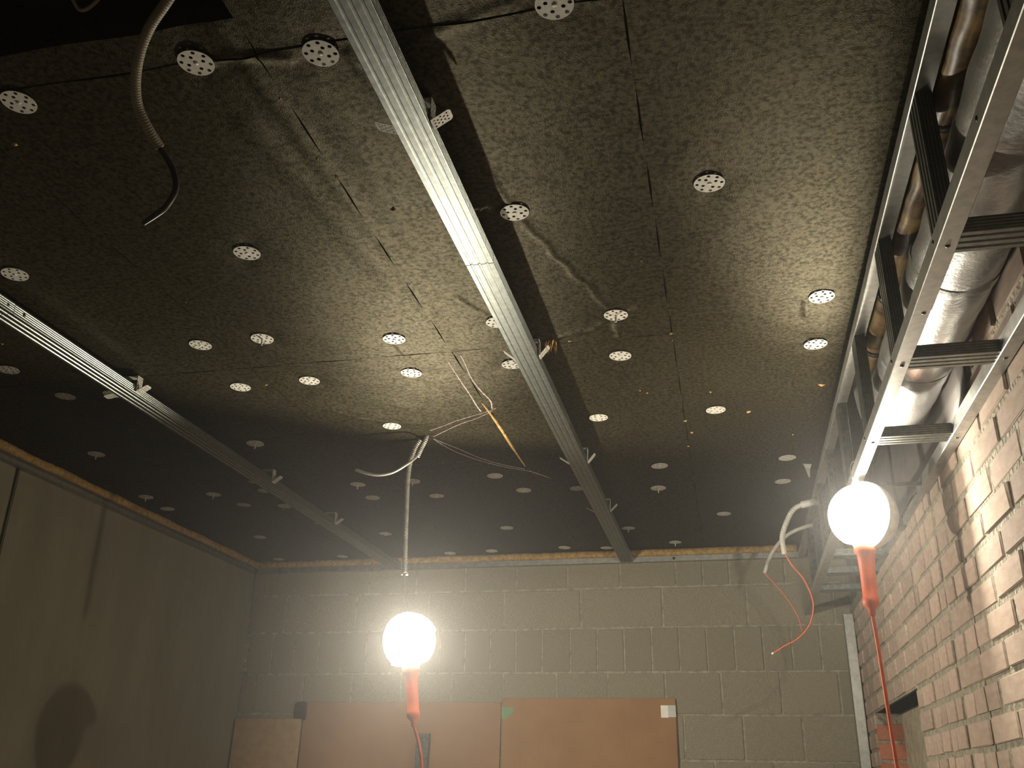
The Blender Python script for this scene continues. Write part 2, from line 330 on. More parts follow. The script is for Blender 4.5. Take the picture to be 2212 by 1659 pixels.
CREASES = [([(-0.45, 1.10), (-0.391, 1.273), (-0.378, 1.442), (-0.371, 1.49), (-0.359, 1.54)], 0.0028, 0.005),
           ([(-0.351, 1.593), (-0.345, 1.625), (-0.330, 1.658), (-0.318, 1.69), (-0.316, 1.73), (-0.290, 1.78), (-0.284, 1.83), (-0.256, 1.875), (-0.250, 1.93), (-0.227, 1.994)], 0.0028, 0.005),
           ([(-0.22, 2.06), (-0.218, 2.15)], 0.005, 0.007), ([(-0.571, 1.871), (-0.549, 1.934), (-0.524, 1.975)], 0.003, 0.006),
           ([(-0.798, 2.08), (-0.793, 2.156)], 0.003, 0.006), ([(-0.20, 2.04), (-0.10, 2.10)], 0.003, 0.006),
           ([(-0.699, 0.978), (-0.688, 1.095), (-0.68, 1.241), (-0.677, 1.43), (-0.654, 1.664), (-0.658, 1.95), (-0.665, 2.15)], 0.006, 0.02),
           ([(-0.60, 1.055), (-0.60, 1.182), (-0.60, 1.315), (-0.60, 1.60), (-0.585, 1.9)], 0.004, 0.025),
           ([(-0.76, 1.2), (-0.72, 1.5), (-0.70, 1.8)], 0.005, 0.03),
           ([(-1.47, 1.55), (-1.49, 1.763), (-1.50, 1.948), (-1.52, 2.158)], 0.006, 0.025),
           ([(-0.25, 1.02), (-0.40, 1.06)], 0.003, 0.01), ([(-0.52, 1.07), (-0.50, 1.2), (-0.46, 1.3)], 0.003, 0.01),
           ([(0.23, 2.04), (0.235, 2.12)], 0.004, 0.006), ([(-0.40, 2.66), (-0.37, 2.69)], 0.002, 0.006), ([(-0.32, 2.72), (-0.29, 2.76)], 0.002, 0.006), ([(-0.325, 2.69), (-0.29, 2.655)], 0.002, 0.006), ([(-0.03, 2.66), (-0.01, 2.69)], 0.002, 0.006), ([(0.03, 2.72), (0.07, 2.755)], 0.002, 0.006), ([(0.03, 2.685), (0.055, 2.64)], 0.002, 0.006), ([(-0.20, 2.24), (-0.15, 2.19)], 0.002, 0.006), ([(-0.255, 2.28), (-0.29, 2.31)], 0.002, 0.006), ([(-0.26, 2.255), (-0.30, 2.24)], 0.002, 0.006), ([(-0.21, 2.085), (-0.19, 2.03), (-0.15, 2.0), (-0.11, 2.02)], 0.003, 0.009), ([(-0.24, 2.06), (-0.28, 2.10), (-0.36, 2.12)], 0.003, 0.009), ([(-0.62, 1.06), (-0.70, 1.035), (-0.75, 1.045)], 0.005, 0.009), ([(-0.98, 2.64), (-1.08, 2.58), (-1.15, 2.50)], 0.002, 0.008), ([(-0.86, 2.68), (-1.0, 2.60), (-1.18, 2.45)], 0.004, 0.05),
           ([(-0.95, 2.5), (-1.25, 2.75), (-1.5, 2.95)], 0.005, 0.06)]
def field(x, y, seed):
    z = 0.0007 * np.sin(9.3 * x + 2.1 * y + seed) * np.cos(6.7 * y - 3 * x + seed * 2) + 0.0003 * np.sin(21 * x + 17 * y + seed) + 0.00015 * np.sin(43 * y - 31 * x + seed)
    for dx, dy in DISCS:
        r2 = (x - dx) ** 2 + (y - dy) ** 2; a = np.arctan2(y - dy, x - dx); r = np.sqrt(r2)
        z += 0.0022 * np.exp(-r2 / 0.055 ** 2) + 0.0006 * np.cos(4 * a + dx * 9) * np.exp(-((r - 0.05) / 0.035) ** 2)
    for P, amp, wd in CREASES:
        best = np.full_like(x, 9.0)
        for (ax, ay), (bx, by) in zip(P, P[1:]):
            dx, dy = bx - ax, by - ay; t = np.clip(((x - ax) * dx + (y - ay) * dy) / (dx * dx + dy * dy), 0, 1)
            best = np.minimum(best, np.hypot(x - ax - t * dx, y - ay - t * dy))
        z -= (0.9 if wd < 0.011 else 0.45) * amp * np.exp(-(best / wd) ** 2)
    return z
GR = 0.0066
def felt_board(x0, x1, y0, y1, zoff, seed):
    nx = max(3, int((x1 - x0) / GR)); ny = max(3, int((y1 - y0) / GR))
    X, Y = np.meshgrid(np.linspace(x0, x1, nx), np.linspace(y0, y1, ny), indexing='ij')
    ex = np.minimum(np.minimum(X - x0, x1 - X), np.minimum(Y - y0, y1 - Y))
    Zz = H + zoff + field(X, Y, seed * 0.0) 
    Xw = X + 0.0012 * np.sin(31 * Y + seed) * (np.minimum(X - x0, x1 - X) < 1e-6); Yw = Y + 0.0014 * np.sin(27 * X + seed * 2) * (np.minimum(Y - y0, y1 - Y) < 1e-6)
    V = np.stack([Xw, Yw, Zz + CZ], -1).reshape(-1, 3); idx = np.arange(nx * ny).reshape(nx, ny)
    F = np.stack([idx[:-1, :-1], idx[:-1, 1:], idx[1:, 1:], idx[1:, :-1]], -1).reshape(-1, 4)
    ring = list(idx[:, 0]) + list(idx[-1, 1:]) + list(idx[-2::-1, -1]) + list(idx[0, -2:0:-1]); n0 = len(V)
    low = V[ring].copy(); top = low.copy(); top[:, 2] = H + 0.05 + CZ; V = np.vstack([V, top, low]); n = len(ring)      # own ring: crisp board edge
    S = [(n0 + n + i, n0 + n + (i + 1) % n, n0 + (i + 1) % n, n0 + i) for i in range(n)]
    me = bpy.data.meshes.new('insulation_board'); me.from_pydata(V.tolist(), [], F.tolist() + S + [tuple(range(n0, n0 + n))[::-1]]); me.update()
    me.polygons.foreach_set('use_smooth', [True] * len(F) + [False] * (n + 1))
    return link('insulation_board', me, M['felt'], ceiling)
cols = [-2.378, -1.820, -1.2425, -0.665, -0.0875, 0.538]; rows = [-1.15, 1.04, 2.162, 3.345, 4.472]; k = 0
for i in range(5):
    for j in range(4):
        y0 = rows[j]
        x0, x1, y1 = cols[i] + 0.0010, cols[i + 1] - 0.0010, rows[j + 1] - 0.0008
        if j == 0 and i < 3: y0 = 0.94 + 0.012 * i      # beyond this edge the joist void is open
        elif j == 0: y0 = 0.2
        k += 1; felt_board(x0, x1, y0 + 0.0008, y1, random.uniform(-0.0012, 0.0012), k)
wool = boxo('wool_backing', XL + 0.03, XR - 0.03, 0.97, YB - 0.035, H + 0.012, H + 0.03, M['wool'], ceiling); wool['label'] = 'yellow mineral wool seen in the seams'
# wool bead stuffed along the left and back walls
def bead(p0, p1, side):
    P0, P1 = Vector(p0), Vector(p1); n = int((P1 - P0).length / 0.012); vv, ff = [], []
    S = Vector(side)
    for i in range(n + 1):
        c = P0.lerp(P1, i / n)
        w1 = 0.030 + 0.004 * math.sin(i * 0.23) + random.uniform(-0.0015, 0.0015); 
        for a, b in ((0, 0.0), (w1, 0.001), (w1 + 0.004, 0.012), (w1 + 0.003, 0.024), (w1 - 0.008, 0.034), (0, 0.036)):
            q = c + S * a + Vector((0, 0, b + random.uniform(-0.0008, 0.0008))); vv.append((q.x, q.y, q.z + CZ))
    for i in range(n):
        for a in range(5): ff.append((i * 6 + a, i * 6 + a + 1, i * 6 + a + 7, i * 6 + a + 6))
    return from_py('wool_strip', vv, ff, M['wool'], ceiling, True)
bead((XL, 0.2, 1.028), (XL, YB, 1.028), (1, 0, 0)); bead((XL, YB, 1.028), (0.33, YB, 1.028), (0, -1, 0))
# opened seam showing the wool
pts = [(-0.674, 2.519), (-0.670, 2.631), (-0.669, 2.782), (-0.672, 2.97), (-0.670, 3.134)]; P = spline([(x, y, 0) for x, y in pts], 6); vv = []; n = len(P)
for i, p in enumerate(P):
    wd = 0.0048 * math.sin(math.pi * i / (n - 1)) + 0.0006 + 0.0008 * abs(math.sin(i * 2.1)); vv += [(p.x - wd, p.y, H - 0.0015 + CZ), (p.x, p.y, H - 0.006 + CZ), (p.x + wd, p.y, H - 0.0015 + CZ), (p.x, p.y, H + 0.004 + CZ)]
ff = []
for i in range(n - 1):
    for a in range(4): ff.append((4 * i + a, 4 * i + (a + 1) % 4, 4 * i + 4 + (a + 1) % 4, 4 * i + 4 + a))
o = from_py('wool_sliver', vv, ff, M['wool'], ceiling, True); o['label'] = 'sliver of yellow wool bulging from an open seam'
# chalk marks
CH = [[(-0.691, 2.219), (-0.693, 2.336), (-0.693, 2.453), (-0.695, 2.538), (-0.694, 2.591)], [(-0.647, 2.185), (-0.65, 2.245), (-0.658, 2.342), (-0.654, 2.435), (-0.645, 2.509), (-0.654, 2.571)],
      [(-0.641, 2.57), (-0.688, 2.6), (-0.785, 2.652), (-0.898, 2.725)], [(-0.657, 2.59), (-0.715, 2.639), (-0.805, 2.698), (-0.906, 2.786)],
      [(-0.911, 2.803), (-0.863, 2.904), (-0.807, 3.023), (-0.745, 3.106), (-0.678, 3.17)], [(-0.91, 2.817), (-0.881, 2.926), (-0.829, 3.029), (-0.75, 3.126), (-0.688, 3.18), (-0.663, 3.2), (-0.606, 3.288)]]
for q, line in enumerate(CH):
    P = spline([(x, y, 0) for x, y in line], 12); vv, ff = [], []; wd = 0.0022 if q < 2 else 0.0011
    X = np.array([p.x for p in P]); Y = np.array([p.y for p in P]); zz = H + field(X, Y, 0) - 0.0022
    for i, p in enumerate(P):
        t = (P[min(i + 1, len(P) - 1)] - P[max(i - 1, 0)]).normalized(); nn = Vector((-t.y, t.x, 0)) * wd * random.uniform(0.5, 1.1)
        for s, dz in ((-1, 0), (1, 0), (1, 0.003), (-1, 0.003)): vv.append((p.x + nn.x * s, p.y + nn.y * s, zz[i] + CZ + dz))
    for i in range(len(P) - 1):
        for a in range(4): ff.append((4 * i + a, 4 * i + (a + 1) % 4, 4 * i + 4 + (a + 1) % 4, 4 * i + 4 + a))
    o = from_py('chalk_line', vv, ff, M['chalk'], ceiling)
# crumbs stuck to the felt
CR = [(-1.205, 1.165, 7), (-0.674, 1.144, 3), (-0.678, 1.311, 4), (-0.348, 2.153, 7), (-0.099, 1.155, 4), (-0.337, 2.002, 4), (-0.316, 1.991, 4), (-0.13, 1.79, 4), (-0.201, 2.516, 4), (-0.183, 2.537, 4), (-0.087, 2.781, 6), (-0.004, 2.562, 5), (0.104, 2.739, 7), (0.303, 2.562, 9), (0.245, 2.965, 4), (-1.257, 2.282, 6), (-0.95, 3.05, 5), (-0.152, 1.806, 4), (-1.625, 2.238, 3), (-0.868, 1.858, 3), (-1.222, 1.78, 3), (-0.071, 2.889, 6), (-0.596, 1.493, 9), (-0.666, 1.37, 6), (-1.83, 1.9, 5), (-0.09, 3.02, 4), (-0.09, 2.2, 5), (-0.09, 2.16, 6), (-0.665, 2.17, 7)]
vv, ff = [], []
for x, y, s in CR:
    s *= 0.0011; zc = H + float(field(np.array([x]), np.array([y]), 0)[0]) - 0.001; n = len(vv); k = 6
    for i in range(k):
        a = 2 * math.pi * i / k + random.random() * .4; rr = s * random.uniform(0.5, 1.2); vv.append((x + rr * math.cos(a), y + rr * math.sin(a) * 0.8, zc + CZ + 0.001))
    vv.append((x + random.uniform(-.3, .3) * s, y, zc + CZ - s * 0.5)); ff += [(n + i, n + (i + 1) % k, n + k) for i in range(k)] + [tuple(n + i for i in range(k))[::-1]]
o = from_py('wool_crumbs', vv, ff, M['wool'], ceiling); o['kind'] = 'stuff'; o['label'] = 'yellow crumbs stuck to the black felt'

# ------------------------------------------------------------------ perimeter tracks
def ftrack(p0, p1, u, v, label):
    t = empty('perimeter_track', label, 'track', Z(p0)); 
    o = channel('rail', p0, p1, u, v, 0.027, 0.027, 'UD', M['zinc_rail']); o.matrix_world = Matrix(); o.parent = t; o.matrix_parent_inverse = Matrix.Translation(-Vector(Z(p0))); return t
def sub(o, root):
    o.parent = root; o.matrix_parent_inverse = Matrix.Translation(-root.location); return o
def screw(p, root, axis, m='screw', r=0.0042):
    o = lathe('screw', [(-0.0015, r * 0.2), (-0.0012, r * 0.7), (0, r), (0.001, r)], M[m], None, p, axis, 10); sub(o, root); return o
lt = ftrack((XL + 0.0004, 0.2, 1.0135), (XL + 0.0004, YB - 0.03, 1.0135), (0, 0, 1), (1, 0, 0), 'dark steel perimeter track along the top of the left concrete wall')
bt = ftrack((XL + 0.03, YB - 0.0275, 1.0135), (XR - 0.015, YB - 0.0275, 1.0135), (0, 0, 1), (0, 1, 0), 'steel perimeter track along the top of the back block wall')
screw((0.005 - 0.235 + 0.0, YB - 0.0283, 1.013), bt, (0, 1, 0), r=0.007)

# ------------------------------------------------------------------ ceiling rails
def rail(name, p0, p1, u, v, wd, h, kind, label, m='zinc', cat='ceiling rail', group=None):
    t = empty(name, label, cat, Z(p0), group); sub(channel('channel', p0, p1, u, v, wd, h, kind, M[m]), t); return t
XC = -0.4535; XL2 = -1.6155
g = 'suspended ceiling rails'
r1a = rail('ceiling_rail', (XC, 0.1, 1.0), (XC, 1.639, 1.0), (1, 0, 0), (0, 0, 1), 0.060, 0.027, 'CD', 'near length of the central grooved ceiling rail, ending at the joint', group=g)
r1b = rail('ceiling_rail', (XC, 1.642, 1.0003), (XC, YB - 0.03, 1.0003), (1, 0, 0), (0, 0, 1), 0.0596, 0.027, 'CD', 'far length of the central ceiling rail, running from the joint to the back wall', group=g)
r2a = rail('ceiling_rail', (XL2, 0.1, 1.0), (XL2, 1.655, 1.0), (1, 0, 0), (0, 0, 1), 0.0615, 0.0275, 'CD', 'short end of the left ceiling rail cut off by the left photo edge', group=g)
r2b = rail('ceiling_rail', (XL2, 1.657, 1.0003), (XL2, YB - 0.03, 1.0003), (1, 0, 0), (0, 0, 1), 0.060, 0.027, 'CD', 'long left ceiling rail running diagonally to the back wall corner', group=g)
screw((XL2 + 0.0302, 1.635, 1.014), r2a, (-1, 0, 0)); screw((XL2 + 0.0302, 1.69, 1.014), r2b, (-1, 0, 0))

# ------------------------------------------------------------------ strap hangers
def strap_mesh(L):
    w2 = 0.0125; out = [(-w2, 0), (w2, 0), (w2, L - 0.004), (w2 - 0.004, L), (-w2 + 0.004, L), (-w2, L - 0.004)]
    hs = []; y = 0.006; k = 0
    while y < L - 0.004:
        for x in ((-0.0075, 0, 0.0075) if k % 2 == 0 else (-0.0038, 0.0038)): hs.append((x, y, 0.0018, 8))
        y += 0.006; k += 1
    return holed_plate('strap', out, hs, 0.0009)
SM = strap_mesh(0.050); SM.materials.append(M['disc']); SF = strap_mesh(0.038); SF.materials.append(M['disc'])
def hanger(x, y, label, tilt, lt=None, both=True):
    t = empty('strap_hanger', label, 'hanger', (x, y, H + CZ), 'perforated strap hangers')
    for s in ((-1, 1) if both else (1,)):
        # upright leg beside the rail, from the ceiling down to mid flange
        o = bpy.data.objects.new('leg', SM); C.objects.link(o); o.parent = t
        o.matrix_local = Matrix.Translation((s * 0.0318, 0, -0.004)) @ Matrix(((0, 0, 1, 0), (1, 0, 0, 0), (0, -1, 0, 0), (0, 0, 0, 1)))
        a = math.radians(tilt if s > 0 else (lt or 20))
        f = bpy.data.objects.new('bent_tab', SF); C.objects.link(f); f.parent = t
        base = Matrix(((0, math.cos(a) * s, -math.sin(a) * s, 0), (1, 0, 0, 0), (0, math.sin(a), math.cos(a), 0), (0, 0, 0, 1)))
        f.matrix_local = Matrix.Translation((s * 0.0322, 0, -0.053)) @ base
    p = boxo('top_plate', -0.032, 0.032, -0.0125, 0.0125, -CZ - 0.0055, -CZ - 0.0045, M['disc'], t)
    return t
hanger(XC, 1.20, 'perforated strap hanger on the near central rail, big white tab out to the right', 32, 22)
hanger(XC, 2.13, 'bent strap hanger on the central rail beside the torn felt tuft', 50, 40)
hanger(XC, 2.98, 'small strap hanger on the central rail right of the chalk marks', 50, 35)
hanger(XC, 3.59, 'farthest strap hanger on the central rail, close to the back wall', 45, 30)
hanger(XL2, 2.16, 'bright strap hanger on the left rail near its lit stretch', 28, -10)
hanger(XL2, 3.02, 'dim strap hanger on the left rail past its middle', 35, 15)
hanger(XL2, 3.61, 'faint strap hanger at the far end of the left rail', 35, 15)
# torn felt tuft at the hanger
tf = empty('torn_felt_tuft', 'ragged brown felt tuft torn open above the central rail hanger', 'felt scrap', Z((-0.395, 2.15, H)))
vv, ff = [], []
for k in range(7):
    a = k * 0.9; x, y = -0.398 + 0.012 * math.cos(a), 2.15 + 0.012 * math.sin(a); n = len(vv)
    vv += [(x - 0.005, y, H + 0.002 + CZ), (x + 0.005, y + 0.003, H + 0.002 + CZ), (x + 0.002, y - 0.002, H + 0.001 + CZ), (x + random.uniform(-.006, .006), y, H - 0.02 - random.uniform(0, .016) + CZ)]
    ff += [(n, n + 1, n + 3), (n + 1, n + 2, n + 3), (n + 2, n, n + 3), (n, n + 2, n + 1)]
sub(from_py('shreds', vv, ff, M['wool']), tf)

# ------------------------------------------------------------------ fixing discs
hs = []
for q in range(4):
    for r, da in ((0.0232, -0.42), (0.0232, 0.42), (0.0135, 0.0)):
        a = math.pi / 4 + q * math.pi / 2 + da; hs.append((r * math.cos(a), r * math.sin(a), 0.0034, 12))
hs.append((0, 0, 0.0012, 8))
DM = holed_plate('plate', [(0.029 * math.cos(2 * math.pi * k / 40), 0.029 * math.sin(2 * math.pi * k / 40)) for k in range(40)], hs, 0.0012); DM.materials.append(M['disc'])
def small_mesh(name, prof, m, seg=12):
    o = lathe(name, prof, M[m], None, (0, 0, -CZ), (0, 0, 1), seg); me = o.data; bpy.data.objects.remove(o); return me
CAPM = small_mesh('nail_head', [(-0.0022, 0.001), (-0.002, 0.0034), (-0.0006, 0.0044)], 'disc')
STM = small_mesh('stem', [(-0.019, 0.0012), (-0.0185, 0.0022), (-0.0006, 0.0026)], 'disc')
LAB = ["large fixing disc at the left photo edge, level with the hanging black conduit", "large fixing disc just right of the dangling black conduit, on the felt flap", "large fixing disc with a shiny screw, left of the central rail's near end",
 "fixing disc cut by the top photo edge, right of the central rail", "lone white disc halfway between the black cable tip and the central rail", "dim disc at the left photo edge just above the left rail's cut end",
 "disc right of the central rail, inside its shadow edge, where felt creases meet", "lone disc high on the right, between the long seam and the boxed frame", "disc beside the diagonal yellow seam, left of its near neighbour, above the left rail",
 "disc with a hanging stem tip just right of the diagonal yellow seam", "disc left of the central rail, above a short dark cross seam", "disc left of the central rail, just below the short dark cross seam",
 "disc below the diagonal yellow seam, nearest the left rail's bright hanger", "disc right of a yellow crumb below the diagonal seam", "disc with a dangling stem where radiating felt creases gather, left of the long seam",
 "disc just below the creased cross seam, right of the central rail", "brightly lit disc above the cross seam next to the boxed frame's upper rail", "disc below the cross seam next to the boxed frame's shadow",
 "disc half hidden behind the left edge of the central rail near the torn tuft", "disc almost hidden behind the central rail, only a sliver showing on its left", "bright disc right of the central rail with X-shaped felt creases",
 "bright disc between the long seam and the boxed frame, with X-shaped creases", "bright disc above the hole with two hanging conduits", "grey disc between the left rail and the hanging conduit, alone in its row",
 "disc cut by the left photo edge, below the left rail", "dim disc left of the bright hanger, below the left rail", "disc partly hidden under the left rail at its bright hanger",
 "dim disc with a stem above the yellow wool strip, nearest the left photo edge", "dim stemmed disc close to the left wool strip, left of the left rail", "dim stemmed disc between the left wall strip and the left rail",
 "faint disc touching the view of the left wool strip, behind the stemmed ones", "faint flat disc left of the left rail, behind the stemmed disc", "disc just left of the left rail at its dim hanger", "stemmed disc just left of the left rail past its dim hanger",
 "stemmed grey disc left of the long hanging conduit", "stemmed disc half hidden behind the long hanging conduit", "flat grey disc left of the long hanging conduit, below its stemmed neighbour", "grey disc right of the long hanging conduit",
 "grey disc left of the end of the open yellow seam", "grey disc below the end of the open yellow seam", "disc half hidden behind the central rail at its small far hanger",
 "bright disc right of the central rail, above the stemmed one", "stemmed disc right of the central rail, in the row behind the seam", "overexposed white disc left of the right-hand lamp", "disc left of the right-hand lamp, below the overexposed one",
 "lone disc left of the white conduits that hang beside the right-hand lamp", "stemmed disc right of the central rail's far end", "farthest stemmed disc right of the central rail, by the wool strip", "lone disc above the row by the back wool strip, between conduit and central rail",
 "faint disc just left of the long hanging conduit's lower part", "faint disc in the dark far left bay, near the wall corner", "tiny disc in the last row, left of the one beside the central rail", "tiny disc in the last row, second right of the hanging conduit",
 "tiny disc in the last row, first right of the hanging conduit", "tiny disc in the last row beside the central rail's left edge", "tiny faint disc at the ceiling corner, over the wall corner", "tiny faint disc in the last row, left of the left rail's end"]
STEM = {9, 14, 27, 28, 29, 33, 34, 35, 42, 46, 47, 23}
fz = field(np.array([d[0] for d in DISCS]), np.array([d[1] for d in DISCS]), 0)
for i, (x, y) in enumerate(DISCS):
    t = empty('fixing_disc', LAB[i], 'disc', (x, y, H + fz[i] - 0.0045 + CZ), 'perforated insulation fixing discs')
    t.rotation_euler = (random.uniform(-.03, .03), random.uniform(-.03, .03), random.uniform(0, 1.57))
    for nm, me in (('plate', DM), ('stem', STM) if i in STEM else ('nail_head', CAPM)):
        o = bpy.data.objects.new(nm, me); C.objects.link(o); o.parent = t

# ------------------------------------------------------------------ boxed frame round the duct
XU = 0.337; ZB = 0.741
fr = empty('duct_frame', 'galvanised ladder-like box frame around the ducts along the brick wall', 'frame', Z((XU, 1.0, ZB)))
sub(channel('upper_rail', (XU, 0.3, 1.0138), (XU, 1.853, 1.0138), (0, 0, 1), (1, 0, 0), 0.0276, 0.028, 'UD', M['zinc_rail']), fr)
sub(channel('upper_rail', (XU + 0.0008, 1.80, 1.0138), (XU + 0.0008, YB - 0.03, 1.0138), (0, 0, 1), (1, 0, 0), 0.0262, 0.027, 'UD', M['zinc_rail']), fr)
sub(channel('lower_rail', (XU + 0.0145, 0.3, ZB), (XU + 0.0145, 1.50, ZB), (1, 0, 0), (0, 0, 1), 0.0290, 0.028, 'UD', M['zinc_rail']), fr)
sub(channel('lower_rail', (XU + 0.0145, 1.501, ZB + 0.001), (XU + 0.0145, YB - 0.002, ZB + 0.001), (1, 0, 0), (0, 0, 1), 0.0275, 0.027, 'UD', M['zinc_rail']), fr)
sub(channel('wall_rail', (XR - 0.0145, 0.3, ZB), (XR - 0.0145, 2.60, ZB), (1, 0, 0), (0, 0, 1), 0.0275, 0.028, 'UD', M['zinc_rail']), fr)
sub(channel('wall_rail', (XR - 0.0060, 2.62, ZB + 0.006), (XR - 0.0060, YB - 0.002, ZB + 0.006), (1, 0, 0), (0, 0, 1), 0.010, 0.020, 'UD', M['zinc_rail']), fr)
for k, y in enumerate((0.395, 0.828, 1.262, 1.695, 2.128, 2.56, 2.95, 3.32, 3.60, 3.92)):
    sub(channel('strut', (XU + 0.0018, y + 0.030, ZB + 0.004), (XU + 0.0018, y + 0.030, 1.024), (0, 1, 0), (1, 0, 0), 0.058, 0.0245, 'CD', M['zinc']), fr)
    if k == 5: sub(channel('rung', (XU + 0.004, y - 0.03, ZB + 0.0035), (XR - 0.003, y - 0.03, ZB + 0.0035), (0, 1, 0), (0, 0, 1), 0.012, 0.010, 'UD', M['zinc']), fr)
    else: sub(channel('rung', (XU + 0.003, y + 0.030, ZB + 0.0026), (XR - 0.003, y + 0.030, ZB + 0.0026), (0, 1, 0), (0, 0, 1), 0.058, 0.0245, 'CD', M['zinc']), fr)
    if k in (2, 3, 4):
        screw((XU + 0.015, y + 0.032, ZB - 0.0002), fr, (0, 0, 1)); screw((XR - 0.0145, y + 0.028, ZB - 0.0002), fr, (0, 0, 1)); screw((XU - 0.0002, y + 0.045, ZB + 0.016), fr, (1, 0, 0))
screw((XU + 0.018, 1.512, ZB + 0.0008), fr, (0, 0, 1)); screw((XU - 0.0002, 1.02, ZB + 0.016), fr, (1, 0, 0))

# ------------------------------------------------------------------ duct and pipe inside the box
XD, ZD, RD = 0.450, 0.900, 0.0775
du = empty('ventilation_duct', 'silver foil-wrapped round duct running inside the boxed frame', 'duct', Z((XD, 0.3, ZD)))
def duct_seg(y0, y1, r, sag=0.0, name='duct_section', wr=0.0016):
    n = max(2, int((y1 - y0) / 0.02)); seg = 40; vv, ff = [], []
    for i in range(n + 1):
        y = y0 + (y1 - y0) * i / n; e = min(i, n - i) / 1.0; rr = r * (0.975 if e < 1 else 1.0)
        for k in range(seg):
            a = 2 * math.pi * k / seg; q = rr + wr * (math.sin(3 * a + y * 23) * math.sin(y * 31 + a) + 0.5 * math.sin(7 * a + y * 51))
            vv.append((XD + q * math.cos(a), y, ZD - sag + q * math.sin(a) + CZ))
    for i in range(n):
        for k in range(seg): a = i * seg + k; b = i * seg + (k + 1) % seg; ff.append((a, b, b + seg, a + seg))
    return sub(from_py(name, vv, ff, M['foil'], None, True), du)
duct_seg(0.3, 1.205, RD); duct_seg(1.195, 1.62, RD * 0.972, 0.001); duct_seg(1.60, 2.03, RD); duct_seg(2.015, 2.36, RD * 0.965, 0.001)
for y in (1.62, 2.03): duct_seg(y - 0.012, y + 0.022, RD * 1.018, 0, 'collar', 0.0025)
# bend rising into the ceiling at the far end
P = [(XD, 2.34, ZD), (XD, 2.40, ZD + 0.005), (XD, 2.455, ZD + 0.04), (XD, 2.49, ZD + 0.10), (XD, 2.50, ZD + 0.17)]
sub(tube('duct_bend', P, RD * 0.95, M['foil'], None, 32, 6, off=(0, 0, 0)), du)
pp = empty('rusty_pipe', 'brown and gold stained pipe squeezed between the upper rail and the duct', 'pipe', Z((0.396, 0.3, 1.01)))
vv, ff = [], []; n = 150; seg = 20
for i in range(n + 1):
    y = 0.3 + 2.05 * i / n
    for k in range(seg):
        a = 2 * math.pi * k / seg; q = 0.026 + 0.0007 * math.sin(4 * a + y * 19) * math.sin(y * 13) + 0.001 * math.sin(y * 61 + 2 * a)
        vv.append((0.396 + q * math.cos(a), y, 1.006 + q * math.sin(a) + CZ))
for i in range(n):
    for k in range(seg): a = i * seg + k; b = i * seg + (k + 1) % seg; ff.append((a, b, b + seg, a + seg))
ff += [tuple(range(seg))[::-1], tuple(range(n * seg, n * seg + seg))]
sub(from_py('pipe', vv, ff, M['pipe'], None, True), pp)
for y in (1.33, 1.93, 2.2): sub(lathe('clip', [(0, 0.0275), (0.001, 0.029), (0.015, 0.029), (0.016, 0.0275)], M['screw'], None, (0.396, y, 1.006), (0, 1, 0), 20), pp)

# dark foil hanging on the brick wall behind the far part of the frame
vv, ff = [], []; n = 60
for i in range(n + 1):
    y = 1.93 + 2.45 * i / n; xx = XR - 0.006 - 0.004 * abs(math.sin(i * 0.55)) - 0.002 * math.sin(i * 1.3); zb = 0.785 + (0.10 if i < 3 else 0.006 * math.sin(i * 0.9))
    vv += [(xx, y, zb + CZ), (xx - 0.003, y, 0.92 + CZ), (xx, y, 1.052 + CZ), (xx + 0.0012, y, 1.052 + CZ), (xx - 0.0018, y, 0.92 + CZ), (xx + 0.0012, y, zb + CZ)]
for i in range(n):
    for a in range(6): ff.append((i * 6 + a, i * 6 + (a + 1) % 6, i * 6 + 6 + (a + 1) % 6, i * 6 + 6 + a))
tag(from_py('foil_sheet', vv, ff, M['dark_foil'], None, True), 'dark grey foil sheet on the brick wall behind the far end of the box frame', 'foil')

